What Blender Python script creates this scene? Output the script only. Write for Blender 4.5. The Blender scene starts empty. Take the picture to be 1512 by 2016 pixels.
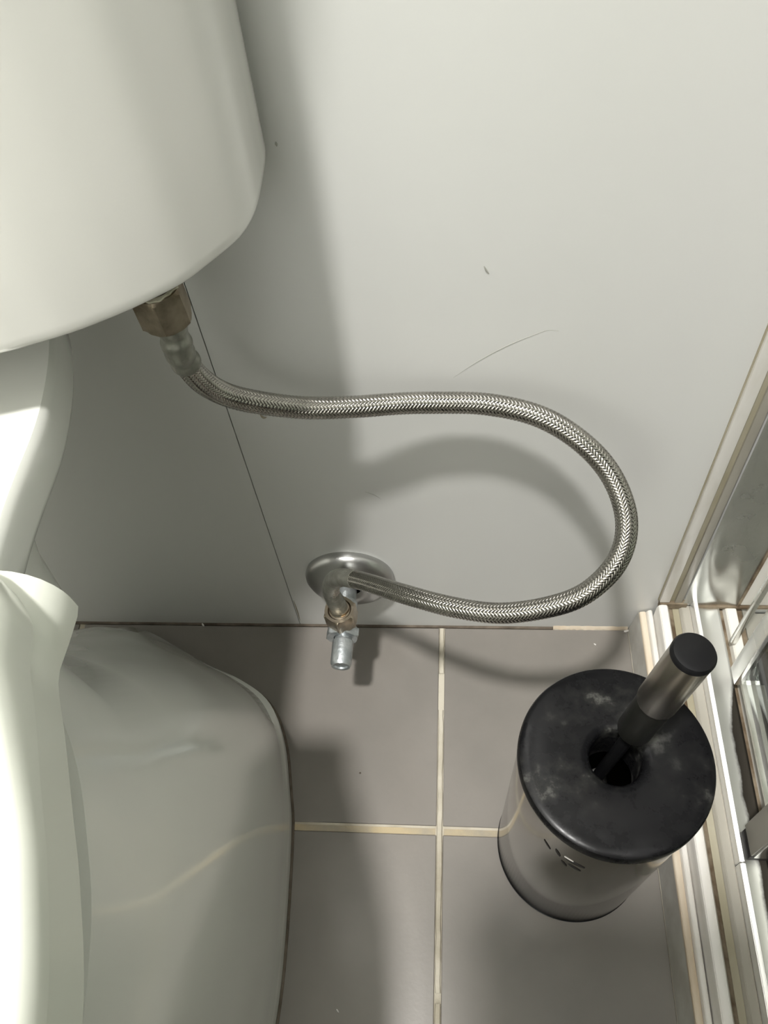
import bpy, bmesh, math, random
from mathutils import Vector, Matrix
from mathutils.geometry import tessellate_polygon
random.seed(7)
scene = bpy.context.scene
COL = scene.collection
PI = math.pi

# ---------------------------------------------------------------- camera
H, YC, F = 0.62, -0.50784778 * 0.62, 1655.0
def unit(v): return Vector(v).normalized()
Nv = unit((150, 1147, F))
Yv = Vector((147, -2408, F)); Yv = (Yv - Nv * Yv.dot(Nv)).normalized()
Xv = Yv.cross(-Nv)
cam = bpy.data.objects.new('camera', bpy.data.cameras.new('camera'))
COL.objects.link(cam)
R = Matrix(((Xv[0], -Xv[1], -Xv[2]), (Yv[0], -Yv[1], -Yv[2]), (-Nv[0], Nv[1], Nv[2])))
cam.matrix_world = Matrix.Translation((0, YC, H)) @ R.to_4x4()
cam.data.sensor_fit = 'HORIZONTAL'; cam.data.sensor_width = 36.0
cam.data.lens = 36.0 * F / 1512.0
cam.data.clip_start = 0.01
scene.camera = cam

# ---------------------------------------------------------------- world, lamp, exposure
w = bpy.data.worlds.new('world'); scene.world = w; w.use_nodes = True
w.node_tree.nodes['Background'].inputs[0].default_value = (0.75, 0.8, 0.75, 1)
w.node_tree.nodes['Background'].inputs[1].default_value = 0.05

def area_lamp(name, loc, target, size, power, color, shape='DISK', size_y=None):
    l = bpy.data.lights.new(name, 'AREA'); l.shape = shape; l.size = size
    if size_y: l.size_y = size_y
    l.energy = power; l.color = color
    o = bpy.data.objects.new(name, l); COL.objects.link(o)
    o.location = loc
    o.rotation_euler = (Vector(target) - Vector(loc)).to_track_quat('-Z', 'Y').to_euler()
    return o
# the ceiling lamp, in front of and above the toilet
area_lamp('ceiling_lamp_light', (-0.28, -0.66, 2.34), (-0.28, -0.66, 0), 0.13, 58.0, (1.0, 0.98, 0.95))
# added fill light, large and soft, on the side opposite the cistern wall
area_lamp('front_fill_light', (-0.05, -1.66, 1.25), (-0.05, 0.0, 1.15), 1.45, 23.0, (0.985, 1.0, 0.975), 'RECTANGLE', 2.0)
# added fill light high on the right, brightens the cistern side and wall
area_lamp('right_fill_light', (1.03, -0.75, 1.55), (-0.1, -0.1, 0.5), 0.6, 7.5, (1.0, 0.99, 0.96), 'RECTANGLE', 0.7)

scene.view_settings.view_transform = 'Standard'
scene.view_settings.look = 'None'
scene.view_settings.exposure = 0.0
scene.view_settings.gamma = 1.0
scene.view_settings.use_curve_mapping = False

# ---------------------------------------------------------------- materials
def new_mat(name):
    m = bpy.data.materials.new(name); m.use_nodes = True
    nt = m.node_tree
    return m, nt, nt.nodes['Principled BSDF']
def noise(nt, scale, detail=4, rough=0.55, coord='Object', vec_scale=None):
    tc = nt.nodes.new('ShaderNodeTexCoord')
    n = nt.nodes.new('ShaderNodeTexNoise')
    n.inputs['Scale'].default_value = scale; n.inputs['Detail'].default_value = detail
    n.inputs['Roughness'].default_value = rough
    if vec_scale:
        mp = nt.nodes.new('ShaderNodeMapping'); mp.inputs['Scale'].default_value = vec_scale
        nt.links.new(tc.outputs[coord], mp.inputs[0]); nt.links.new(mp.outputs[0], n.inputs['Vector'])
    else:
        nt.links.new(tc.outputs[coord], n.inputs['Vector'])
    return n
def ramp(nt, src, stops):
    r = nt.nodes.new('ShaderNodeValToRGB')
    el = r.color_ramp.elements
    while len(el) < len(stops): el.new(0.5)
    for e, (p, c) in zip(el, stops):
        e.position = p; e.color = (c[0], c[1], c[2], 1)
    nt.links.new(src, r.inputs[0])
    return r
def mat(name, c1, c2=None, scale=8, rough=0.4, metal=0.0, rough2=None, bump=0.0, bscale=200,
        stops=(0.35, 0.65), vec_scale=None, coat=0.0, spec=0.5, trans=0.0, detail=4):
    m, nt, b = new_mat(name)
    b.inputs['Metallic'].default_value = metal
    b.inputs['Roughness'].default_value = rough
    b.inputs['Specular IOR Level'].default_value = spec
    b.inputs['Coat Weight'].default_value = coat
    b.inputs['Coat Roughness'].default_value = 0.08
    b.inputs['Transmission Weight'].default_value = trans
    n = noise(nt, scale, detail, vec_scale=vec_scale)
    c2 = c2 or tuple(x * 0.93 for x in c1)
    r = ramp(nt, n.outputs['Fac'], [(stops[0], c1), (stops[1], c2)])
    nt.links.new(r.outputs[0], b.inputs['Base Color'])
    if rough2 is not None:
        rr = ramp(nt, n.outputs['Fac'], [(stops[0], (rough,) * 3), (stops[1], (rough2,) * 3)])
        nt.links.new(rr.outputs[0], b.inputs['Roughness'])
    if bump:
        n2 = noise(nt, bscale, 3, vec_scale=vec_scale)
        bp = nt.nodes.new('ShaderNodeBump'); bp.inputs['Strength'].default_value = bump
        bp.inputs['Distance'].default_value = 0.001
        nt.links.new(n2.outputs['Fac'], bp.inputs['Height']); nt.links.new(bp.outputs[0], b.inputs['Normal'])
    return m

M = {}
M['wall'] = mat('wall_panel_white', (0.67, 0.675, 0.65), (0.655, 0.655, 0.64), 3, 0.32, bump=0.02, bscale=60)
M['wall_plain'] = mat('wall_paint', (0.64, 0.64, 0.605), None, 3, 0.5)
M['seam'] = mat('seam_filler', (0.50, 0.46, 0.38), (0.62, 0.59, 0.52), 40, 0.6, stops=(0.4, 0.6))
M['ceramic'] = mat('ceramic_glaze', (0.73, 0.74, 0.69), (0.715, 0.72, 0.68), 4, 0.12, coat=0.3)
M['cistern'] = mat('cistern_ceramic', (0.70, 0.69, 0.655), (0.68, 0.68, 0.64), 3, 0.16, coat=0.2)
M['seat'] = mat('seat_plastic', (0.74, 0.755, 0.68), (0.72, 0.735, 0.665), 5, 0.22)
M['tile'] = mat('floor_tile', (0.228, 0.208, 0.186), (0.188, 0.174, 0.155), 9, 0.30, rough2=0.42, bump=0.05, bscale=300, detail=9, stops=(0.30, 0.62))
M['grout'] = mat('grout_cream', (0.56, 0.52, 0.43), (0.40, 0.36, 0.28), 30, 0.8, bump=0.4, bscale=400, stops=(0.42, 0.62))
M['grout_yellow'] = mat('grout_yellowed', (0.50, 0.41, 0.26), (0.36, 0.32, 0.25), 26, 0.85, bump=0.4, bscale=400, stops=(0.42, 0.6))
M['dirt'] = mat('dark_joint_dirt', (0.07, 0.055, 0.038), (0.16, 0.13, 0.10), 60, 0.8)
M['steel'] = mat('stainless_wire', (0.43, 0.415, 0.38), (0.35, 0.335, 0.305), 90, 0.21, 1.0)
M['hose_core'] = mat('hose_core_dark', (0.035, 0.032, 0.026), None, 20, 0.6)
M['chrome'] = mat('satin_chrome', (0.53, 0.53, 0.52), (0.46, 0.46, 0.45), 30, 0.26, 1.0, rough2=0.36, bump=0.03, bscale=500)
M['zinc'] = mat('dull_zinc', (0.56, 0.59, 0.60), (0.38, 0.41, 0.42), 160, 0.33, 0.85, rough2=0.5, bump=0.25, bscale=500)
M['nickel'] = mat('aged_nickel', (0.52, 0.44, 0.34), (0.40, 0.35, 0.28), 120, 0.28, 1.0, rough2=0.42, bump=0.12, bscale=500)
M['brass_old'] = mat('tarnished_brass', (0.13, 0.10, 0.065), (0.33, 0.285, 0.215), 70, 0.40, 0.85, rough2=0.6, bump=0.4, bscale=350)
M['brass_dark'] = mat('blackened_brass', (0.035, 0.022, 0.012), (0.10, 0.07, 0.04), 120, 0.5, 0.6, bump=0.4)
M['ptfe'] = mat('white_sealing_tape', (0.55, 0.54, 0.43), (0.32, 0.30, 0.22), 200, 0.7)
M['sleeve'] = mat('ferrule_grey', (0.30, 0.30, 0.26), (0.20, 0.20, 0.17), 120, 0.32, 0.65, rough2=0.5, bump=0.5, bscale=250)
M['brushed'] = mat('polished_steel', (0.37, 0.352, 0.325), (0.35, 0.333, 0.305), 120, 0.13, 1.0, vec_scale=(1, 1, 0.05))
M['handle'] = mat('handle_steel', (0.55, 0.51, 0.44), (0.48, 0.44, 0.38), 200, 0.24, 1.0, vec_scale=(1, 1, 0.04))
M['handle_dark'] = mat('handle_dark_steel', (0.075, 0.075, 0.066), (0.06, 0.06, 0.052), 200, 0.38, 0.9, vec_scale=(1, 1, 0.04))
M['black'] = mat('black_plastic', (0.007, 0.007, 0.008), (0.010, 0.010, 0.010), 30, 0.36, spec=0.2)
M['mark'] = mat('mark_black', (0.008, 0.006, 0.005), None, 30, 0.6)
M['white_pvc'] = mat('cream_profile', (0.80, 0.78, 0.74), (0.70, 0.67, 0.61), 60, 0.35, stops=(0.45, 0.7), vec_scale=(1, 0.25, 0.25))
M['stained'] = mat('stained_cream_profile', (0.70, 0.62, 0.50), (0.58, 0.47, 0.34), 45, 0.5, stops=(0.4, 0.66), vec_scale=(1, 0.2, 0.4))
M['grey_strip'] = mat('shaded_side_grey', (0.60, 0.59, 0.55), (0.48, 0.46, 0.42), 50, 0.5)
M['rust'] = mat('brown_mould', (0.10, 0.068, 0.038), (0.24, 0.195, 0.135), 70, 0.8, stops=(0.4, 0.65))
M['olive'] = mat('olive_groove', (0.30, 0.27, 0.18), (0.40, 0.37, 0.28), 30, 0.6, vec_scale=(1, 0.3, 0.3))
M['profile_grey'] = mat('profile_grey', (0.40, 0.38, 0.33), (0.34, 0.32, 0.27), 30, 0.4, vec_scale=(1, 0.3, 0.3))
M['alu'] = mat('aluminium', (0.86, 0.87, 0.85), (0.78, 0.79, 0.77), 30, 0.17, 0.95, rough2=0.28, vec_scale=(1, 0.15, 1))
M['alu_bright'] = mat('bright_aluminium_rail', (0.90, 0.90, 0.88), None, 30, 0.33, 0.6, vec_scale=(1, 0.1, 1))
M['tray'] = mat('shower_tray_white', (0.72, 0.70, 0.64), (0.66, 0.62, 0.54), 26, 0.3, stops=(0.4, 0.7))
M['tray_grey'] = mat('tray_floor_grey', (0.32, 0.31, 0.27), None, 10, 0.5)
M['lamp'] = None

# black plastic of the lid, with pale dusty smears and scratches
def dusty():
    m, nt, b = new_mat('dusty_black_lid')
    b.inputs['Specular IOR Level'].default_value = 0.15
    n = noise(nt, 52, 6, 0.68)
    r = ramp(nt, n.outputs['Fac'], [(0.50, (0.006, 0.006, 0.0066)), (0.58, (0.016, 0.016, 0.015)), (0.70, (0.11, 0.11, 0.10))])
    n3 = noise(nt, 14, 3, 0.5)
    r3 = ramp(nt, n3.outputs['Fac'], [(0.40, (0, 0, 0)), (0.62, (1, 1, 1))])
    mx = nt.nodes.new('ShaderNodeMix'); mx.data_type = 'RGBA'
    nt.links.new(r3.outputs[0], mx.inputs[0]); mx.inputs[6].default_value = (0.006, 0.006, 0.0066, 1)
    nt.links.new(r.outputs[0], mx.inputs[7]); nt.links.new(mx.outputs[2], b.inputs['Base Color'])
    rr = ramp(nt, n.outputs['Fac'], [(0.42, (0.24,) * 3), (0.7, (0.5,) * 3)])
    nt.links.new(rr.outputs[0], b.inputs['Roughness'])
    return m
M['lid'] = dusty()

# polished channel with dark mottled grime along its inner side
def grimy():
    m, nt, b = new_mat('grimy_aluminium')
    b.inputs['Metallic'].default_value = 1.0
    n = noise(nt, 60, 6, 0.65, vec_scale=(1, 0.5, 1))
    tc = nt.nodes.new('ShaderNodeTexCoord'); sx = nt.nodes.new('ShaderNodeSeparateXYZ')
    nt.links.new(tc.outputs['Object'], sx.inputs[0])
    mr = nt.nodes.new('ShaderNodeMapRange')
    mr.inputs[1].default_value = 0.181; mr.inputs[2].default_value = 0.1905
    # the grime thins out towards the wall
    my = nt.nodes.new('ShaderNodeMapRange'); my.inputs[1].default_value = -0.10; my.inputs[2].default_value = -0.04
    my.inputs[3].default_value = 0.0; my.inputs[4].default_value = 0.012
    nt.links.new(sx.outputs[1], my.inputs[0])
    sb = nt.nodes.new('ShaderNodeMath'); sb.operation = 'SUBTRACT'
    nt.links.new(sx.outputs[0], sb.inputs[0]); nt.links.new(my.outputs[0], sb.inputs[1])
    nt.links.new(sb.outputs[0], mr.inputs[0])
    ad = nt.nodes.new('ShaderNodeMath'); ad.operation = 'MULTIPLY_ADD'
    nt.links.new(n.outputs['Fac'], ad.inputs[0]); ad.inputs[1].default_value = 0.7; nt.links.new(mr.outputs[0], ad.inputs[2])
    r = ramp(nt, ad.outputs[0], [(0.72, (0.80, 0.80, 0.77)), (0.98, (0.045, 0.04, 0.033))])
    nt.links.new(r.outputs[0], b.inputs['Base Color'])
    rr = ramp(nt, ad.outputs[0], [(0.7, (0.42,) * 3), (1.0, (0.55,) * 3)])
    nt.links.new(rr.outputs[0], b.inputs['Roughness'])
    return m
M['alu_grimy'] = grimy()

def glassy():
    m, nt, b = new_mat('thin_glass')
    nt.nodes.remove(b)
    out = nt.nodes['Material Output']
    t = nt.nodes.new('ShaderNodeBsdfTransparent'); t.inputs[0].default_value = (0.93, 0.96, 0.94, 1)
    g = nt.nodes.new('ShaderNodeBsdfGlossy'); g.inputs['Roughness'].default_value = 0.03
    f = nt.nodes.new('ShaderNodeFresnel'); f.inputs[0].default_value = 1.5
    mx = nt.nodes.new('ShaderNodeMixShader')
    nt.links.new(f.outputs[0], mx.inputs[0]); nt.links.new(t.outputs[0], mx.inputs[1]); nt.links.new(g.outputs[0], mx.inputs[2])
    nt.links.new(mx.outputs[0], out.inputs[0])
    return m
M['glass'] = glassy()
def emissive():
    m, nt, b = new_mat('lamp_diffuser')
    b.inputs['Emission Color'].default_value = (1, 0.97, 0.9, 1); b.inputs['Emission Strength'].default_value = 3.0
    return m
M['lamp'] = emissive()
M['ledge'] = mat('shade_ledge_dark', (0.16, 0.13, 0.10), (0.10, 0.08, 0.06), 6, 0.4)

# ---------------------------------------------------------------- mesh helpers
def link(name, me, m, parent=None, smooth=True):
    o = bpy.data.objects.new(name, me); COL.objects.link(o)
    if m: me.materials.append(M[m] if isinstance(m, str) else m)
    if parent: o.parent = parent
    if smooth:
        for p in me.polygons: p.use_smooth = True
        try:
            me.set_sharp_from_angle(angle=math.radians(38))
        except Exception: pass
    return o
def from_bm(name, bm, m, parent=None, smooth=True):
    me = bpy.data.meshes.new(name)
    bmesh.ops.recalc_face_normals(bm, faces=bm.faces[:])
    bm.to_mesh(me); bm.free()
    return link(name, me, m, parent, smooth)
def root(name, label, cat, loc=(0, 0, 0), group=None):
    o = bpy.data.objects.new(name, None); COL.objects.link(o); o.location = loc
    o['label'] = label; o['category'] = cat
    if group: o['group'] = group
    return o
def struct(o): o['kind'] = 'structure'; return o
def box_bm(x0, x1, y0, y1, z0, z1, bev=0.0, seg=2):
    bm = bmesh.new(); bmesh.ops.create_cube(bm, size=1)
    for v in bm.verts:
        v.co = Vector(((x0 + x1) / 2 + v.co.x * (x1 - x0), (y0 + y1) / 2 + v.co.y * (y1 - y0), (z0 + z1) / 2 + v.co.z * (z1 - z0)))
    if bev: bmesh.ops.bevel(bm, geom=bm.edges[:], offset=bev, segments=seg, profile=0.6, affect='EDGES')
    return bm
def box(name, ext, m, parent=None, bev=0.0, seg=2):
    return from_bm(name, box_bm(*ext, bev, seg), m, parent)
def loft_bm(rings, cap0=True, cap1=True, closed=True):
    bm = bmesh.new(); R_ = [[bm.verts.new(p) for p in r] for r in rings]
    n = len(rings[0])
    for a, b in zip(R_[:-1], R_[1:]):
        for i in range(n if closed else n - 1):
            j = (i + 1) % n
            bm.faces.new((a[i], a[j], b[j], b[i]))
    if cap0: bm.faces.new(R_[0][::-1])
    if cap1: bm.faces.new(R_[-1])
    return bm
def frame_axis(d):
    d = Vector(d).normalized()
    u = d.cross(Vector((0, 0, 1)))
    if u.length < 1e-4: u = Vector((1, 0, 0))
    u.normalize(); v = d.cross(u).normalized()
    return d, u, v
def lathe_bm(p0, d, prof, n=64, cap0=True, cap1=True, hexr=False, phase=0.0, wob=None):
    """prof: list of (distance along axis, radius)"""
    d, u, v = frame_axis(d); p0 = Vector(p0); rings = []
    for k, (t, r) in enumerate(prof):
        ring = []
        for i in range(n):
            a = 2 * PI * i / n + phase
            rr = r if wob is None else r * wob(t, a)
            ring.append(p0 + d * t + u * rr * math.cos(a) + v * rr * math.sin(a))
        rings.append(ring)
    return loft_bm(rings, cap0, cap1)
def lathe(name, p0, d, prof, m, parent=None, **k):
    return from_bm(name, lathe_bm(p0, d, prof, **k), m, parent)
def hexnut_bm(p0, d, length, across, bore, phase=0.0, chamfer=0.0012, n=72):
    """hexagonal nut with chamfered corners and an open bore"""
    d, u, v = frame_axis(d); p0 = Vector(p0)
    rf = across / 2; rc = rf / math.cos(PI / 6)
    def hr(a): 
        b = (a % (PI / 3)) - PI / 6
        return rf / math.cos(b)
    rings = []
    def ring(t, f):
        rings.append([p0 + d * t + (u * math.cos(a + phase) + v * math.sin(a + phase)) * f(a) for a in [2 * PI * i / n for i in range(n)]])
    c = rf * 1.02
    ring(0.0015, lambda a: bore)
    ring(0, lambda a: bore + 0.0006)
    ring(0, lambda a: min(hr(a), c))
    ring(chamfer, lambda a: hr(a))
    ring(length - chamfer, lambda a: hr(a))
    ring(length, lambda a: min(hr(a), c))
    ring(length, lambda a: bore + 0.0006)
    ring(length - 0.0015, lambda a: bore)
    bm = loft_bm(rings, False, False)
    r0 = [v_ for v_ in bm.verts][:n]
    r1 = [v_ for v_ in bm.verts][-n:]
    for i in range(n):
        j = (i + 1) % n
        bm.faces.new((r0[i], r1[i], r1[j], r0[j]))
    return bm
def catmull(P, per=24):
    P = [Vector(p) for p in P]; P = [2 * P[0] - P[1]] + P + [2 * P[-1] - P[-2]]; out = []
    for i in range(1, len(P) - 2):
        a, b, c, d = P[i - 1:i + 3]
        for k in range(per):
            t = k / per
            out.append(0.5 * ((2 * b) + (c - a) * t + (2 * a - 5 * b + 4 * c - d) * t * t + (3 * b - a - 3 * c + d) * t ** 3))
    out.append(P[-2]); return out
def resample(pts, step):
    out = [pts[0]]; acc = 0
    for a, b in zip(pts[:-1], pts[1:]):
        L = (b - a).length; pos = step - acc
        while pos <= L:
            out.append(a.lerp(b, pos / L)); pos += step
        acc = (acc + L) % step
    return out
def smooth_pts(pts, it):
    for _ in range(it):
        pts = [pts[0]] + [(pts[i - 1] + pts[i] * 2 + pts[i + 1]) / 4 for i in range(1, len(pts) - 1)] + [pts[-1]]
    return pts
def frames(pts):
    T = [(pts[min(i + 1, len(pts) - 1)] - pts[max(i - 1, 0)]).normalized() for i in range(len(pts))]
    u = T[0].cross(Vector((0, 1, 0.1))).normalized(); out = []
    for t in T:
        u = (u - t * u.dot(t)).normalized(); out.append((t, u, t.cross(u)))
    return out
def tube_bm(pts, r, n=20, cap=True):
    fr = frames(pts); rings = []
    for k, (p, (t, u, v)) in enumerate(zip(pts, fr)):
        rr = r(k / (len(pts) - 1)) if callable(r) else r
        rings.append([p + u * rr * math.cos(2 * PI * i / n) + v * rr * math.sin(2 * PI * i / n) for i in range(n)])
    return loft_bm(rings, cap, cap)
def prism_y(name, prof, y0, y1, m, parent=None, bev=0.0006):
    """closed (x, z) profile run along Y"""
    bm = loft_bm([[(x, y0, z) for x, z in prof], [(x, y1, z) for x, z in prof]])
    if bev: bmesh.ops.bevel(bm, geom=bm.edges[:], offset=bev, segments=2, affect='EDGES')
    return from_bm(name, bm, m, parent)

# ================================================================ THE ROOM
XL, XR, YF, ZC = -0.80, 1.05, -1.70, 2.40
SEAM = -0.1320
# back wall: two tall white panels with a hairline joint
wall = struct(box('wall_back', (XL, XR, 0.004, 0.06, 0, ZC), 'seam'))
wp = box('panel', (XL, SEAM - 0.0003, 0.0, 0.004, 0.0, ZC), 'wall', wall)
wp = box('panel', (SEAM + 0.0003, XR, 0.0, 0.004, 0.0, ZC), 'wall', wall)
struct(box('wall_left', (XL - 0.05, XL, YF, 0.06, 0, ZC), 'wall_plain'))
struct(box('wall_right', (XR, XR + 0.05, YF, 0.06, 0, ZC), 'wall_plain'))
struct(box('wall_front', (XL, XR, YF - 0.05, YF, 0, ZC), 'wall_plain'))
struct(box('ceiling', (XL, XR, YF, 0.06, ZC, ZC + 0.05), 'wall_plain'))

struct(from_bm('ceiling_lamp', lathe_bm((-0.28, -0.66, 2.352), (0, 0, 1), [(0, .02), (.004, .09), (.015, .125), (.046, .13)], n=48), 'lamp'))
# unseen ledge on a pier, added only to shade the right foreground
bm = box_bm(-0.104, 0.125, -0.85, -0.366, 0.83, 0.87, 0.004)
bm2 = box_bm(-0.02, 0.125, -0.85, -0.46, 0.0, 0.831); me_ = bpy.data.meshes.new('pier'); bm2.to_mesh(me_); bm.from_mesh(me_); bm2.free()
struct(from_bm('added_shade_ledge', bm, 'ledge'))

# floor: grout bed with single tiles standing 0.6 mm proud of it
XE = 0.1345; GX = -0.0144; GY = -0.1615; gw = 0.0045; gh = 0.0062; TS = 0.30
floor = struct(box('floor', (XL, XE, YF, 0.0, -0.05, -0.0009), 'grout'))
xs = [(GX - gw / 2 - TS * (k + 1) - gw * k, GX - gw / 2 - TS * k - gw * k) for k in range(3)] + [(GX + gw / 2, XE - 0.0004)]
ys = [(GY + gh / 2, -0.0022)] + [(GY - gh / 2 - TS * (k + 1) - gh * k, GY - gh / 2 - TS * k - gh * k) for k in range(6)]
for (x0, x1) in xs:
    for (y0, y1) in ys:
        x0_, y0_ = max(x0, XL), max(y0, YF)
        if x1 - x0_ < 0.01 or y1 - y0_ < 0.01: continue
        t = box('tile', (x0_, x1, y0_, y1, -0.008, 0.0), 'tile', floor, 0.0005, 1)
# proud cream grout in the joint that runs out from the wall, broken into runs
for (a, b) in ((-0.0025, -0.042), (-0.072, -0.158), (-0.158, -0.262), (-0.268, -0.47)):
    n_ = 16; top = []
    bm = bmesh.new(); rows = []
    for i in range(n_ + 1):
        y = a + (b - a) * i / n_; j = random.uniform(-0.00025, 0.00025); hh = 0.0005 + random.uniform(-0.0001, 0.00015)
        wd = 0.0023 + random.uniform(-0.0002, 0.0002)
        rows.append([bm.verts.new((GX + j - wd, y, -0.0012)), bm.verts.new((GX + j - wd * 0.6, y, hh)),
                     bm.verts.new((GX + j + wd * 0.6, y, hh)), bm.verts.new((GX + j + wd, y, -0.0012))])
    for r0, r1 in zip(rows[:-1], rows[1:]):
        for k in range(3): bm.faces.new((r0[k], r0[k + 1], r1[k + 1], r1[k]))
    from_bm('grout_line', bm, 'grout', floor)
box('grout_line', (-0.135, GX - 0.003, GY - gh / 2 + 0.0002, GY + gh / 2 - 0.0018, -0.0012, -0.0002), 'grout_yellow', floor)
box('grout_line', (GX + 0.003, XE - 0.003, GY - gh / 2 + 0.0002, GY + gh / 2 - 0.0018, -0.0012, -0.0002), 'grout_yellow', floor)
box('grout_line', (-0.10, GX - 0.003, GY + gh / 2 - 0.0018, GY + gh / 2 - 0.0002, -0.0012, 0.0002), 'grout', floor)
# thin dark dirty joint between floor and wall, cream to the right
struct(box('trim_1', (XL, 0.075, -0.0020, 0.0, -0.0008, 0.0006), 'dirt'))
bm = bmesh.new(); rows = []
for i in range(29):
    x = 0.075 + 0.059 * i / 28; wv = random.uniform(0.0012, 0.0026)
    rows.append([bm.verts.new((x, -wv, -0.0006)), bm.verts.new((x, -wv * .6, 0.0009)), bm.verts.new((x, 0, 0.0022 + random.uniform(-.0004, .0004)))])
for r0, r1 in zip(rows[:-1], rows[1:]):
    for k in range(2): bm.faces.new((r0[k], r0[k + 1], r1[k + 1], r1[k]))
struct(from_bm('trim_2', bm, 'stained'))

# ================================================================ SHOWER EDGE (right)
def kx(k, z): return k * (H - z)
YE = -0.95
sill = root('shower_sill', 'stepped cream and aluminium threshold of the shower running along the right floor edge', 'shower threshold')
prism_y('edge_strip', [(0.1345, 0.0), (0.1376, 0.0295), (0.1376, -0.01), (0.1345, -0.01)], -0.0008, YE, 'grey_strip', sill, 0)  # left face of the frame; its grey in shade is put into the colour
prism_y('cream_step', [(0.1377, -0.01), (0.1377, 0.0285), (0.1387, 0.0300), (0.1412, 0.0306), (0.1427, 0.0300), (0.1427, -0.01)], -0.0012, YE, 'stained', sill, 0.0003)
prism_y('white_bead', [(0.1428, -0.01), (0.1428, 0.0300), (0.1440, 0.0322), (0.1462, 0.0330), (0.1473, 0.0320), (0.1473, -0.01)], -0.0012, YE, 'white_pvc', sill, 0.0003)
prism_y('white_step', [(0.1482, -0.01), (0.1482, 0.0435), (0.1494, 0.0462), (0.1515, 0.0470), (0.1550, 0.0466), (0.1566, 0.0440), (0.1568, -0.01)], -0.0040, YE, 'white_pvc', sill, 0.0004)
prism_y('groove_floor', [(0.1568, -0.01), (0.1568, 0.0400), (0.1605, 0.0385), (0.1605, -0.01)], -0.0015, YE, 'rust', sill, 0)
prism_y('groove_floor', [(0.1605, -0.01), (0.1605, 0.0392), (0.1650, 0.0395), (0.1650, -0.01)], -0.0015, YE, 'olive', sill, 0)
prism_y('inner_ledge', [(0.1650, -0.01), (0.1650, 0.0405), (0.1668, 0.0425), (0.1722, 0.0425), (0.1730, 0.0415), (0.1730, -0.01)], -0.0015, YE, 'profile_grey', sill, 0.0003)
rail = prism_y('guide_rail', [(0.1730, 0.01), (0.1730, 0.0495), (0.1736, 0.0515), (0.1760, 0.0520), (0.1766, 0.0510), (0.1770, 0.01)], 0.0, -0.187, 'alu_bright', sill, 0.0004)
rail['label'] = 'bright raised aluminium rail'
prism_y('guide_rail', [(0.1730, 0.01), (0.1730, 0.0495), (0.1736, 0.0515), (0.1762, 0.0520), (0.1770, 0.0510), (0.1774, 0.01)], -0.1875, YE, 'alu_bright', sill, 0.0004)
prism_y('track_channel', [(0.1770, 0.01), (0.1772, 0.0455), (0.1800, 0.0438), (0.1870, 0.0428), (0.1925, 0.0430), (0.1935, 0.0440), (0.1935, 0.01)], -0.0020, YE, 'alu_grimy', sill, 0.0002)
prism_y('joint_gap', [(0.1935, 0.01), (0.1935, 0.0380), (0.1975, 0.0380), (0.1975, 0.01)], -0.001, YE, 'rust', sill, 0)

tray = root('shower_tray', 'white shower tray edge beyond the aluminium track at the right border', 'shower tray')
prism_y('raised_lip', [(0.1975, 0.0), (0.1975, 0.0425), (0.1985, 0.0440), (0.2055, 0.0440), (0.2065, 0.0425), (0.2065, 0.0)], -0.002, YE, 'tray', tray, 0.0004)
prism_y('sealant_line', [(0.2065, 0.0), (0.2065, 0.038), (0.2115, 0.038), (0.2115, 0.0)], -0.002, YE, 'rust', tray, 0)
prism_y('tray_floor', [(0.2115, 0.0), (0.2115, 0.040), (0.225, 0.030), (1.04, 0.025), (1.04, 0.0)], -0.002, YE, 'tray_grey', tray, 0)

jamb = root('shower_wall_jamb', 'cream and polished aluminium jamb fixed upright on the wall above the shower threshold', 'shower jamb')
ZJ = 1.95
def strip(name, x0, x1, d0, z0, m, bev=0.0004):
    return box(name, (x0, x1, -d0, 0.0, z0, ZJ), m, jamb, bev)
strip('sealant_line', 0.1487, 0.1495, 0.0009, 0.048, 'olive', 0)
strip('white_cover', 0.1495, 0.1568, 0.0032, 0.0485, 'white_pvc', 0.0007)
strip('groove', 0.1568, 0.1608, 0.0012, 0.0445, 'olive', 0)
strip('grey_cover', 0.1608, 0.1662, 0.0028, 0.047, 'profile_grey', 0.0005)
strip('dark_gap', 0.1662, 0.1670, 0.0010, 0.045, 'mark', 0)  # thin black strip between the grey cover and the plate
# polished plate with gentle ripples
bm = bmesh.new(); nx, nz = 22, 160; V = []
for i in range(nx + 1):
    row = []
    for j in range(nz + 1):
        x = 0.1670 + 0.0390 * i / nx; z = 0.0455 + (0.9) * j / nz
        y = -0.0032 - 0.0005 * math.sin(i / nx * 7 + z * 9) - 0.00025 * math.sin(z * 60 + i * 0.5)
        row.append(bm.verts.new((x, y, z)))
    V.append(row)
for i in range(nx):
    for j in range(nz): bm.faces.new((V[i][j], V[i + 1][j], V[i + 1][j + 1], V[i][j + 1]))
bmesh.ops.solidify(bm, geom=bm.faces[:], thickness=0.002)
from_bm('polished_plate', bm, 'alu', jamb)
strip('rust_crack', 0.2060, 0.2080, 0.0046, 0.044, 'rust', 0)
strip('white_plate', 0.2078, 0.2450, 0.0040, 0.0465, 'white_pvc', 0.0012)
box('rust_crack', (0.1775, 0.2420, -0.0052, 0.0, 0.0428, 0.0455), 'rust', jamb)
box('rust_crack', (0.1500, 0.1700, -0.0040, 0.0, 0.0405, 0.0476), 'rust', jamb)

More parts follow.
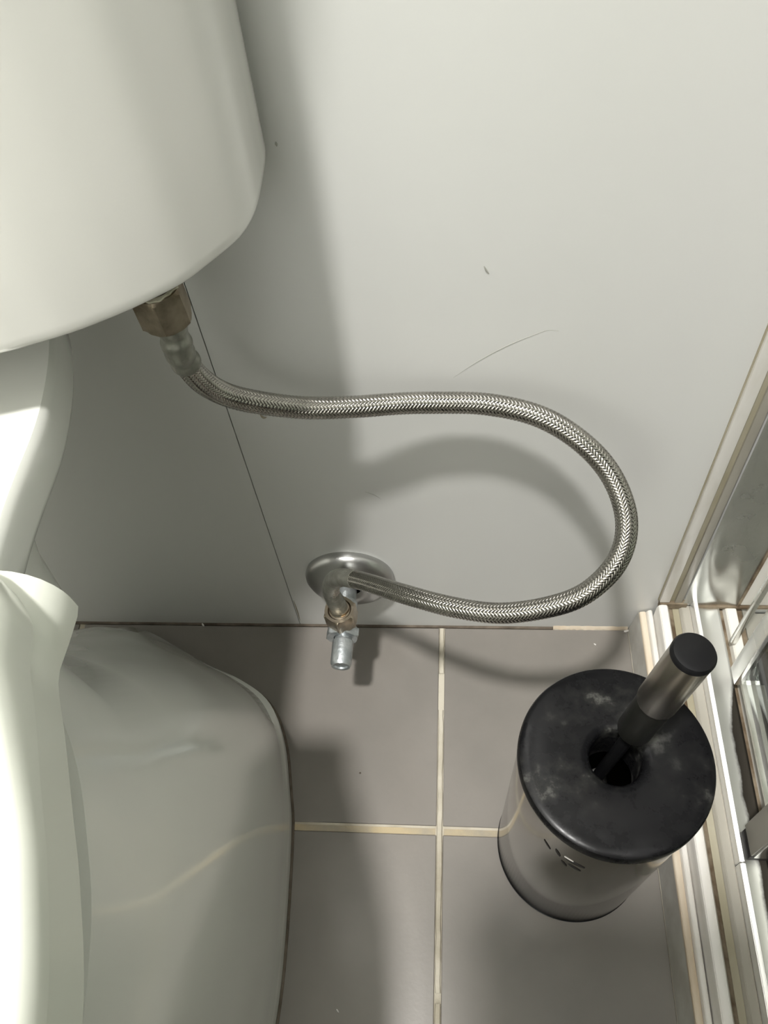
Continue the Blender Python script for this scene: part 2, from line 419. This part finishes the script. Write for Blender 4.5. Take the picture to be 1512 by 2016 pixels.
door = root('shower_door', 'clear shower door with polished aluminium uprights standing in the track at right', 'shower door')
def upright(name, x0, x1, y0, y1, z0, m='alu', parent=door):
    return box(name, (x0, x1, y0, y1, z0, 1.9), m, parent, 0.0012)
upright('upright', 0.1945, 0.1985, -0.0375, -0.0335, 0.050)
upright('upright', 0.1905, 0.2080, -0.0700, -0.0565, 0.052)
box('upright_lining', (0.2080, 0.2110, -0.0690, -0.0575, 0.055, 1.9), 'profile_grey', door, 0.0005)
u3 = upright('upright', 0.1815, 0.2000, -0.1850, -0.1660, 0.052)
box('corner_cover', (0.1800, 0.1815, -0.1838, -0.1650, 0.0530, 1.9), 'profile_grey', door, 0.0005)
box('seal', (0.1800, 0.1990, -0.1840, -0.1670, 0.0440, 0.0525), 'mark', door)
box('glass_pane', (0.1935, 0.1965, -0.1660, -0.0700, 0.060, 1.88), 'glass', door)
box('glass_pane', (0.1885, 0.1915, -0.9000, -0.1850, 0.060, 1.88), 'glass', door)

# ================================================================ TOILET
XC = -0.270
toilet = root('toilet', 'white ceramic close-coupled toilet along the left side of the photograph', 'toilet', (XC, -0.30, 0))
def tl(o): o.location = o.location - toilet.location; return o
def outline(side, n=120):
    """side: right-hand half outline from the rear centre to the front centre, smoothed and mirrored"""
    pts = catmull([Vector((x, y, 0)) for x, y in side], 16)
    L = [0]
    for a, b in zip(pts[:-1], pts[1:]): L.append(L[-1] + (b - a).length)
    half = []
    k = 0
    for i in range(n + 1):
        s = L[-1] * i / n
        while k < len(L) - 2 and L[k + 1] < s: k += 1
        f = (s - L[k]) / max(1e-9, L[k + 1] - L[k])
        half.append(pts[k].lerp(pts[k + 1], f))
    full = [(p.x, p.y) for p in half] + [(2 * XC - p.x, p.y) for p in half[-2:0:-1]]
    return full
def inset(ring, d):
    n = len(ring); out = []
    for i in range(n):
        a = Vector(ring[(i - 1) % n]); b = Vector(ring[(i + 1) % n]); t = (b - a).normalized()
        nrm = Vector((t.y, -t.x))
        c = Vector((XC, sum(p[1] for p in ring) / n)) - Vector(ring[i])
        p = Vector(ring[i]) + nrm * d * (1 if nrm.dot(c) > 0 else -1)
        out.append((p.x, p.y))
    return out
def mix_ring(a, b, t): return [(p[0] * (1 - t) + q[0] * t, p[1] * (1 - t) + q[1] * t) for p, q in zip(a, b)]
def z_(ring, z): return [(x, y, z) for x, y in ring]

# --- pedestal / bowl
f0 = [(XC, -.010), (-.258, -.0130), (-.245, -.018), (-.205, -.040), (-.172, -.0545), (-.1475, -.072), (-.133, -.100), (-.1245, -.138), (-.120, -.167), (-.1165, -.235), (-.117, -.284), (-.124, -.36), (-.145, -.44), (-.19, -.50), (XC, -.53)]
fA = [(XC, -.012), (-.258, -.0150), (-.2455, -.0200), (-.2055, -.0420), (-.1850, -.0560), (-.1680, -.0715), (-.1570, -.0825), (-.1440, -.0895), (-.1345, -.1000), (-.1250, -.1375), (-.1203, -.167), (-.1166, -.235), (-.1171, -.284), (-.123, -.36), (-.145, -.44), (-.19, -.50), (XC, -.53)]
f1 = [(XC, -.059), (-.255, -.0600), (-.235, -.063), (-.200, -.074), (-.168, -.090), (-.145, -.107), (-.128, -.130), (-.120, -.155), (-.1165, -.180), (-.113, -.235), (-.113, -.284), (-.120, -.37), (-.142, -.46), (-.19, -.53), (XC, -.56)]
f2 = [(XC, -.112), (-.255, -.1125), (-.235, -.115), (-.200, -.121), (-.168, -.131), (-.143, -.147), (-.125, -.170), (-.116, -.195), (-.112, -.215), (-.108, -.25), (-.108, -.30), (-.113, -.39), (-.137, -.48), (-.19, -.56), (XC, -.60)]
f3 = [(XC, -.158), (-.256, -.1585), (-.240, -.160), (-.205, -.165), (-.172, -.174), (-.146, -.188), (-.127, -.208), (-.116, -.232), (-.109, -.255), (-.103, -.285), (-.101, -.33), (-.106, -.41), (-.13, -.50), (-.185, -.58), (XC, -.63)]
f4 = [(XC, -.150), (-.256, -.1505), (-.240, -.151), (-.205, -.156), (-.175, -.166), (-.156, -.185), (-.138, -.208), (-.122, -.232), (-.112, -.255), (-.103, -.285), (-.099, -.33), (-.103, -.41), (-.128, -.50), (-.185, -.59), (XC, -.635)]
R0, RA, R1, R2, R3, R4 = [outline(s) for s in (f0, fA, f1, f2, f3, f4)]
rings = [z_(R0, 0.0), z_(R0, 0.010), z_(mix_ring(R0, RA, .3), 0.0125), z_(RA, 0.016), z_(mix_ring(R0, R1, .30), 0.038), z_(mix_ring(R0, R1, .58), 0.068), z_(R1, 0.10),
         z_(mix_ring(R1, R2, .5), 0.15), z_(R2, 0.20), z_(mix_ring(R2, R3, .5), 0.25), z_(R3, 0.30), z_(mix_ring(R3, R4, .6), 0.335), z_(R4, 0.365)]
bowl = tl(from_bm('pedestal', loft_bm(rings), 'ceramic', toilet))
# --- rim and rear deck
d1 = [(XC, -.012), (-.255, -.0122), (-.225, -.016), (-.195, -.030), (-.176, -.042), (-.1670, -.056), (-.1600, -.078), (-.1558, -.100), (-.1540, -.120), (-.1545, -.145), (-.1540, -.165), (-.151, -.195), (-.141, -.228), (-.122, -.265), (-.110, -.31), (-.111, -.40), (-.13, -.50), (-.19, -.59), (XC, -.64)]
D1 = outline(d1)
rings = [z_(inset(D1, .018), 0.358), z_(inset(D1, .006), 0.364), z_(inset(D1, .0015), 0.370), z_(inset(D1, .0002), 0.374), z_(inset(D1, .0012), 0.3875), z_(inset(D1, .0018), 0.3900), z_(inset(D1, .0032), 0.3918), z_(inset(D1, .0055), 0.3922)]
tl(from_bm('rim_deck', loft_bm(rings), 'ceramic', toilet))
# small porcelain boss joining deck and bowl under the rear of the seat
tl(lathe('outlet_boss', (-.196, -.150, .30), (0, 0, 1), [(0, .022), (.03, .024), (.06, .030)], 'ceramic', toilet, n=40))
# --- seat and closed lid
s1 = [(XC, -.1960), (-.200, -.1960), (-.150, -.1962), (-.125, -.1964), (-.1172, -.1968), (-.1166, -.1985), (-.1168, -.2100), (-.1172, -.2190), (-.1150, -.2265), (-.1103, -.2376), (-.1025, -.2582), (-.0955, -.2768), (-.0873, -.3057), (-.082, -.35), (-.083, -.41), (-.11, -.51), (-.18, -.61), (XC, -.65)]
S1 = outline(s1, 160)
def sstep(a, b, x): t = min(1, max(0, (x - a) / (b - a))); return t * t * (3 - 2 * t)
def inset_x(R_, d, rear=None):
    """moves the side inward only, so that the rear end stays cut off square"""
    out = []
    for x, y in R_:
        k = rear(y) if rear else 1.0
        sgn = 1 if x > XC else -1
        w_ = min(1, abs(x - XC) / .05)
        fr_ = sstep(-.42, -.60, y)
        out.append((x - sgn * d * k * w_, y + d * k * fr_))
    return out
rearw = lambda y: sstep(-.232, -.212, y) + .0001
rings = [z_(inset_x(S1, .003), .3965), z_(S1, .3978), z_(inset_x(S1, .0003, rearw), .4040)]
for dx_, zz in ((.0010, .4075), (.0025, .4110), (.0050, .4145), (.0080, .4170), (.0120, .4188), (.0170, .4195), (.0300, .4197)):
    rings.append(z_(inset_x(S1, dx_, rearw), zz))
tl(from_bm('seat', loft_bm(rings), 'seat', toilet))
l1 = [(XC, -.1990), (-.200, -.1990), (-.160, -.1990), (-.1420, -.1992), (-.1321, -.2000), (-.1242, -.2056), (-.1175, -.2142), (-.1158, -.2220), (-.1140, -.2285), (-.1098, -.2385), (-.1021, -.2590), (-.0951, -.2776), (-.0870, -.3065), (-.0818, -.35), (-.083, -.41), (-.110, -.51), (-.180, -.608), (XC, -.649)]
L1 = outline(l1, 160)
def inset_var(R_, d):
    out = []
    for (x, y), (xi, yi) in zip(R_, inset(R_, 1.0)):
        k = d * (1 + 1.6 * sstep(-.300, -.215, y))
        n_ = Vector((xi - x, yi - y)).normalized()
        out.append((x + n_.x * k, y + n_.y * k))
    return out
lidring = [z_(inset(L1, .001), .4180), z_(L1, .4186)]
for d_, zz in ((.0003, .4225), (.0009, .4250), (.0020, .4272), (.0036, .4288), (.0060, .4298), (.0100, .4303), (.018, .4305)):
    lidring.append([(x, y, .4186 + (zz - .4186) * (1 + .95 * sstep(-.275, -.225, y))) for x, y in inset(L1, d_)])
lid_ = tl(from_bm('lid', loft_bm(lidring), 'seat', toilet))
for sx in (-.075, .075):
    tl(box('hinge', (XC + sx - .018, XC + sx + .018, -.197, -.165, .392, .412), 'seat', toilet, .006, 4))
# --- cistern
c1 = [(XC, -.0020), (-.180, -.0020), (-.100, -.0020), (-.0815, -.0024), (-.0765, -.0080), (-.0752, -.0250), (-.0750, -.0400), (-.0758, -.0490), (-.0776, -.0565), (-.0806, -.0632), (-.0878, -.0742), (-.0965, -.0855), (-.1103, -.0968), (-.1212, -.1040), (-.1320, -.1100), (-.1433, -.1148), (-.1530, -.1185), (-.18, -.126), (-.22, -.1330), (XC, -.1350)]
C1 = outline(c1, 200)
def grow(R_, k, dy): return [(XC + (x - XC) * k, min(y * dy, -0.002)) for x, y in R_]
C1 = inset(C1, .0006)
rings = [z_(inset(C1, .010), .4259), z_(inset(C1, .0050), .4262), z_(inset(C1, .0022), .4270), z_(inset(C1, .0007), .4284), z_(inset(C1, .0002), .4300), z_(C1, .4330)]
for k in range(1, 9):
    t = k / 8; rings.append(z_(grow(C1, 1 + .008 * t, 1 + .03 * t), .436 + .314 * t))
tl(from_bm('cistern', loft_bm(rings), 'cistern', toilet))
tl(lathe('gasket', (XC, -.065, .388), (0, 0, 1), [(0, .045), (.042, .045)], 'black', toilet, n=40))
CT = grow(C1, 1.06, 1.13)
rings = [z_(CT, .750), z_(CT, .772), z_(inset(CT, .002), .777), z_(inset(CT, .008), .780)]
tl(from_bm('cistern_lid', loft_bm(rings), 'cistern', toilet))
tl(lathe('flush_button', (XC, -.075, .779), (0, 0, 1), [(0, .022), (.004, .022), (.0055, .019)], 'chrome', toilet, n=48))
# --- floor fixing in the notch of the foot
tl(lathe('fixing_hole', (-.1655, -.0735, .0118), (0, 0, 1), [(0, .0052), (.0006, .0052)], 'dirt', toilet, n=32))
tl(lathe('fixing_cap', (-.1600, -.0790, .0100), (0, 0, 1), [(0, .0072), (.0045, .0070), (.0062, .0052), (.0068, .002)], 'ceramic', toilet, n=32))
# thin dirty sealant bead round the foot
bead = [Vector((x, y, 0.0)) for x, y in [(p[0], p[1]) for p in inset(R0, -.0006)[10:110]]]
tl(from_bm('sealant_bead', tube_bm(bead, .0014, 6), 'dirt', toilet))

# ================================================================ ANGLE VALVE
def rim(n_, f): pass
VX, VZ = -0.0835, 0.080
valve = root('angle_valve', 'dull chrome angle stop valve on the wall below the braided hose', 'valve', (VX, 0, VZ))
def vl(o): o.location = o.location - valve.location; return o
ax = Vector((-0.01, -1, -0.02)).normalized()
vl(lathe('escutcheon', (VX + .002, 0, .0815), (0, -1, 0), [(0, .0325), (.003, .0330), (.0060, .0320), (.0095, .0290), (.0120, .0240), (.0135, .0180), (.0140, .0120), (.0120, .0088)], 'chrome', valve, n=96, cap1=False))
vl(lathe('inlet_body', (VX, -.002, VZ), (0, -1, 0), [(0, .0078), (.020, .0078), (.0205, .0090), (.036, .0090), (.0375, .0080), (.042, .0080)], 'zinc', valve, n=48))
vl(lathe('outlet', (VX + .0005, -.0400, VZ - .006), (0, .02, 1), [(0, .0055), (.003, .0075), (.010, .0090), (.0145, .0062), (.030, .0060)], 'nickel', valve, n=48))
vl(from_bm('packing_collar', hexnut_bm(Vector((VX - .0003, -.0430, VZ - .002)), ax, .0075, .0215, .0055, phase=.25, chamfer=.001), 'zinc', valve))
st = lathe('handle', (VX + .0005, -.0480, VZ - .0023), ax, [(0, .0062), (.004, .0062), (.005, .0075), (.0215, .0075), (.0240, .0066), (.0236, .0050), (.0224, .0046), (.0222, .0)], 'zinc', valve, n=48)
vl(st)

# ================================================================ BRAIDED HOSE
hose = root('supply_hose', 'braided stainless steel supply hose looping from the cistern inlet down to the angle valve', 'hose', (-0.12, -0.035, 0.38))
def hl(o): o.location = o.location - hose.location; return o
def px(u, v, depth):
    r = Vector(((u - 756) / F, (v - 1008) / F, 1.0)) * depth
    return Vector((r.dot(Xv), YC + r.dot(Yv), H - r.dot(Nv)))
def pxz(u, v, z):
    r = Vector(((u - 756) / F, (v - 1008) / F, 1.0)); return px(u, v, (H - z) / r.dot(Nv))
def pxy(u, v, y):
    r = Vector(((u - 756) / F, (v - 1008) / F, 1.0)); return px(u, v, (y - YC) / r.dot(Yv))
nut_end = pxz(331, 629, .3900)
nut_ax = Vector((0.03, 0.02, -1)).normalized()
tank_nut = nut_end - nut_ax * .0175
path_px = [(349, 683, -.062), (361, 705, -.060), (376, 728, -.058), (400, 752, -.055), (440, 775, -.050), (500, 791, -.045), (600, 803, -.036), (700, 801, -.030), (780, 795, -.0255), (860, 793, -.023), (960, 796, -.024),
           (1060, 819, -.029), (1140, 866, -.038), (1200, 930, -.050), (1232, 1010, -.067), (1227, 1080, -.082), (1190, 1138, -.094), (1120, 1184, -.102),
           (1000, 1207, -.103), (900, 1197, -.097), (800, 1171, -.083), (740, 1152, -.067), (700, 1141, -.055), (672, 1137, -.047), (655, 1146, -.0420), (652, 1166, -.0405)]
key = [pxy(*p) for p in path_px]
pts = resample(smooth_pts(resample(catmull(key, 30), .002), 4), 0.0005)
RH = 0.00545
hl(from_bm('inner_tube', tube_bm(pts[::6], RH - .0006, 24), 'hose_core', hose))
# woven braid: 16 strand bundles each way, every bundle passes over two and under two
fr = frames(pts); NB = 16; LP = 0.031; verts = []; faces = []
tot = len(pts); STEP = 2
wst = 0.00068; prof = [(-1.0, -.00010), (-.6, .00005), (0.0, .00012), (.6, .00005), (1.0, -.00010)]
for sgn in (1, -1):
    for i in range(NB):
        base_ = len(verts); cnt = 0
        for k in range(0, tot, STEP):
            s = k * 0.0005
            th = 2 * PI * (i / NB) + sgn * 2 * PI * s / LP
            ij = 2 * NB * (th / (2 * PI))
            ov = math.cos(2 * PI * (ij - (1.5 if sgn > 0 else 1.5)) / 4) * sgn
            rr = RH + 0.00020 * max(-1, min(1, ov * 1.6))
            t, u, v = fr[k]
            er = u * math.cos(th) + v * math.sin(th); et = -u * math.sin(th) + v * math.cos(th)
            dirn = (t * (LP / (2 * PI * RH)) + et * sgn).normalized()
            wd = er.cross(dirn)
            for a, b in prof:
                off = a * wst
                q = pts[k] + er * (rr + b - off * off / (2 * RH)) + wd * off
                verts.append(q)
            cnt += 1
        for c in range(cnt - 1):
            for a in range(4):
                p0 = base_ + c * 5 + a
                faces.append((p0, p0 + 1, p0 + 6, p0 + 5) if sgn > 0 else (p0, p0 + 1, p0 + 6, p0 + 5))
me = bpy.data.meshes.new('braid'); me.from_pydata(verts, [], faces); me.update()
br = bpy.data.objects.new('braid', me); COL.objects.link(br); me.materials.append(M['steel']); br.parent = hose
for p in me.polygons: p.use_smooth = True
hl(br); br['kind'] = 'stuff'; br['label'] = 'woven stainless steel wire braid'
# end at the cistern: crimped ferrule, hex nut, inlet thread, sealing tape
fe = [nut_end - nut_ax * .003, nut_end + nut_ax * .006, key[0].lerp(key[1], .2), key[1], key[2].lerp(key[1], .5)]
fp = resample(catmull(fe, 12), .0008)
def ferr(t): return 0.0064 + 0.00028 * math.sin(t * 13 + .6) + 0.00025 * math.sin(t * 29)
hl(from_bm('ferrule', tube_bm(fp, ferr, 32), 'sleeve', hose))
cnut = hl(from_bm('cistern_nut', hexnut_bm(tank_nut, nut_ax, .0175, .0196, .0080, phase=.42, chamfer=.0012), 'brass_old', hose))
hl(lathe('inlet_thread', tank_nut - nut_ax * .013, nut_ax, [(-.014, .0096)] + [(k * .0012, .0088 if k % 2 else .0096) for k in range(10)] + [(.0130, .0078), (.020, .0070)], 'brass_dark', hose, n=48))
tape = (lathe('sealing_tape', tank_nut - nut_ax * .0012, nut_ax, [(0, .0082), (.0004, .0095), (.0018, .0094), (.0022, .0080)], 'ptfe', cnut, n=64, cap0=True, cap1=True, wob=lambda t, a: 1 + .05 * math.sin(a * 5) + .03 * math.sin(a * 13)))
# end at the valve
vn = Vector((VX + .0003, -.0400, VZ + .0065))
vax = Vector((-.05, .02, 1)).normalized()
vnut = hl(from_bm('valve_nut', hexnut_bm(vn, vax, .0150, .0208, .0078, phase=.30, chamfer=.0010), 'nickel', hose))
(lathe('nut_liner', vn + vax * .006, vax, [(0, .0078), (.0080, .0076), (.0088, .0066), (.0075, .0045)], 'nickel', vnut, n=40))
e = key[-1]
fp = resample(catmull([vn + vax * .012, vn + vax * .020, e, key[-2], key[-3], key[-4]], 14), .0008)
hl(from_bm('ferrule', tube_bm(fp, lambda t: .0060 + .0002 * math.sin(t * 12), 32), 'sleeve', hose))

# ================================================================ TOILET BRUSH AND HOLDER
BC = Vector((0.0748, -0.1685, 0)); RB = 0.0485
tilt = Vector((0.023, -0.008, 1)).normalized()
holder = root('toilet_brush_holder', 'polished steel cylinder holder with dusty black lid standing on the floor by the shower threshold', 'brush holder', BC)
def bl(o): o.location = o.location - holder.location; return o
hz = .190
prof = [(0.0006, RB - .002), (0.0002, RB - .0005), (.0018, RB), (hz - .006, RB), (hz - .004, RB - .0003), (hz - .004, RB - .0015), (.004, RB - .0015), (.003, 0.0001)]
bl(lathe('body', BC, tilt, prof, 'brushed', holder, n=128, cap0=False, cap1=False))
bl(lathe('base_ring', BC, tilt, [(0.0, RB - .006), (0.0, RB + .0002), (.0022, RB + .0004), (.0026, RB - .0002)], 'black', holder, n=96, cap1=False))
HC = Vector((0.0012, -0.0005, 0)); rh = .0142
lp = [(hz - .030, rh - .001), (hz - .0025, rh - .0008), (hz - .0006, rh), (hz + .0004, rh + .0012), (hz + .0008, rh + .004), (hz + .0010, RB - .0085), (hz + .0004, RB - .0050), (hz + .0006, RB - .0020), (hz - .0004, RB + .0002), (hz - .0022, RB + .0010), (hz - .0065, RB + .0011), (hz - .0068, RB - .0002)]
lid_b = bl(lathe('lid', BC, tilt, lp, 'lid', holder, n=128, cap0=False, cap1=False)); lid_b['label'] = 'dusty black plastic lid with a round hole'
# thin black strokes and a white one on the steel body, under the lid
def stroke(a0, z0, a1, z1, wd, m='mark'):
    bm = bmesh.new(); rows = []
    n = 12
    d, u, v = frame_axis(tilt)
    for i in range(n + 1):
        t = i / n; a = math.radians(a0 + (a1 - a0) * t); z = z0 + (z1 - z0) * t
        hw = wd * (math.sin(PI * min(.97, max(.03, t))) ** .5) / 2
        c = BC + tilt * z
        er = Vector((math.cos(a), math.sin(a), 0)); er = (er - tilt * er.dot(tilt)).normalized()
        for q in (1,):
            rows.append([bm.verts.new(c + er * (RB + .0001) - tilt * hw), bm.verts.new(c + er * (RB + .0003) - tilt * hw), bm.verts.new(c + er * (RB + .0003) + tilt * hw), bm.verts.new(c + er * (RB + .0001) + tilt * hw)])
    for r0, r1 in zip(rows[:-1], rows[1:]):
        for k in range(3): bm.faces.new((r0[k], r0[k + 1], r1[k + 1], r1[k]))
    bl(from_bm('body_mark', bm, m, holder))
stroke(-136.0, .1590, -130.0, .1530, .0022)
stroke(-127.5, .1600, -123.0, .1540, .0042)
stroke(-119.5, .1565, -107.5, .1555, .0034)
stroke(-121.5, .1480, -117.0, .1435, .0024)
stroke(-117.0, .1490, -108.5, .1465, .0028)
stroke(-121.0, .1585, -115.0, .1580, .0010, 'white_pvc')

brush = root('toilet_brush', 'toilet brush with round steel handle and black end cap rising from the holder lid', 'toilet brush', (.084, -.166, .2))
def ul(o): o.location = o.location - brush.location; return o
A = Vector((.0843, -.1645, .214)); B = Vector((.0945, -.1631, .300)); hd = (B - A).normalized(); LT = (B - A).length
ul(lathe('handle', A + hd * (LT * .43), hd, [(0, .0080), (0, .0091), (.0006, .0093), (LT * .57 - .0022, .0093), (LT * .57 - .0020, .0088)], 'handle', brush, n=64))
lo = ul(lathe('lower_sleeve', A, hd, [(-.0008, .0030), (-.0006, .0060), (.0006, .0078), (.0030, .0085), (LT * .43 + .002, .0086)], 'handle_dark', brush, n=64)); lo['label'] = 'darker lower sleeve'
ul(lathe('end_cap', B - hd * .003, hd, [(0, .0088), (.0006, .0094), (.0022, .0094), (.0036, .0086), (.0040, .0070), (.0041, .001)], 'black', brush, n=64))
ul(lathe('rod', A - hd * .150, hd, [(0, .0034), (.152, .0034)], 'black', brush, n=24))
hb = A - hd * .172
ul(lathe('bristle_head', hb, hd, [(0, .006), (.004, .020), (.015, .028), (.045, .028), (.060, .020), (.066, .006)], 'wall_plain', brush, n=72, wob=lambda t, a: 1 + .07 * math.sin(a * 24)))

# ================================================================ SMALL CRUMBS
def crumb(x, y, z, s, label, m='white_pvc', rot=0.0, l=2.2):
    bm = bmesh.new(); bmesh.ops.create_icosphere(bm, subdivisions=1, radius=s)
    for v_ in bm.verts:
        v_.co.x *= l; v_.co += Vector((random.uniform(-1, 1), random.uniform(-1, 1), random.uniform(-1, 1))) * s * .15
    bmesh.ops.rotate(bm, verts=bm.verts, cent=(0, 0, 0), matrix=Matrix.Rotation(rot, 3, 'Z'))
    o = from_bm('plaster_crumb', bm, m, None, False); o.location = (x, y, z + s * .9)
    o['label'] = label; o['category'] = 'crumb'
    return o
p = pxz(1171, 1269, 0); crumb(p.x, p.y, 0, .0006, 'tiny white crumb on the floor tile right of the hose, beside the black lid', rot=-.7)
p = pxz(400, 1228, .001); crumb(p.x, -.0022, .0, .0009, 'small white crumb at the foot of the wall behind the toilet pedestal', rot=-.9)
p = pxz(1237, 1217, .01); crumb(.1325, -.0034, .0, .0011, 'pale crumb in the corner where wall, floor and shower threshold meet', rot=.3)
p = pxz(709, 1522, 0); crumb(p.x, p.y, 0, .0007, 'dark speck on the floor tile between the toilet and the brush holder', 'dirt', l=1.2)
p = pxz(665, 1990, 0); crumb(p.x, p.y, 0, .0005, 'short pale crumb on the floor tile beside the toilet, nearest the lower edge', rot=-.8, l=3)

# pencil-thin grey scratch and small scuffs on the back wall panel
def scuff(P, r, m):
    pts_ = resample(catmull([Vector((a, -.00005, b)) for a, b in P], 8), .001)
    if len(pts_) < 3: pts_ = [Vector((P[0][0], -.00005, P[0][1])), Vector((P[-1][0], -.00005, P[-1][1]))] 
    o = from_bm('scuff_mark', tube_bm(pts_, lambda t: r * (.25 + .75 * math.sin(PI * min(.98, max(.02, t)))), 6), m, wall)
M['scuff'] = mat('scuff_grey', (0.36, 0.36, 0.32), None, 30, 0.6)
M['scuff_dark'] = mat('scuff_brown', (0.30, 0.26, 0.19), None, 30, 0.6)
def W(u, v): q = pxy(u, v, 0); return (q.x, q.z)
scuff([W(893, 743), W(940, 712), W(1000, 680), W(1060, 656), W(1080, 650), W(1103, 652)], .00018, 'scuff')
scuff([W(953, 524), W(958, 533), W(965, 541)], .0005, 'scuff')
scuff([W(543, 279), W(545, 288)], .0006, 'scuff')
scuff([W(512, 816), W(519, 822), W(526, 821)], .0008, 'scuff_dark')
scuff([W(719, 968), W(738, 975), W(752, 984)], .00015, 'scuff')
scuff([W(578, 1182), W(586, 1205), W(591, 1222)], .0005, 'scuff_dark')
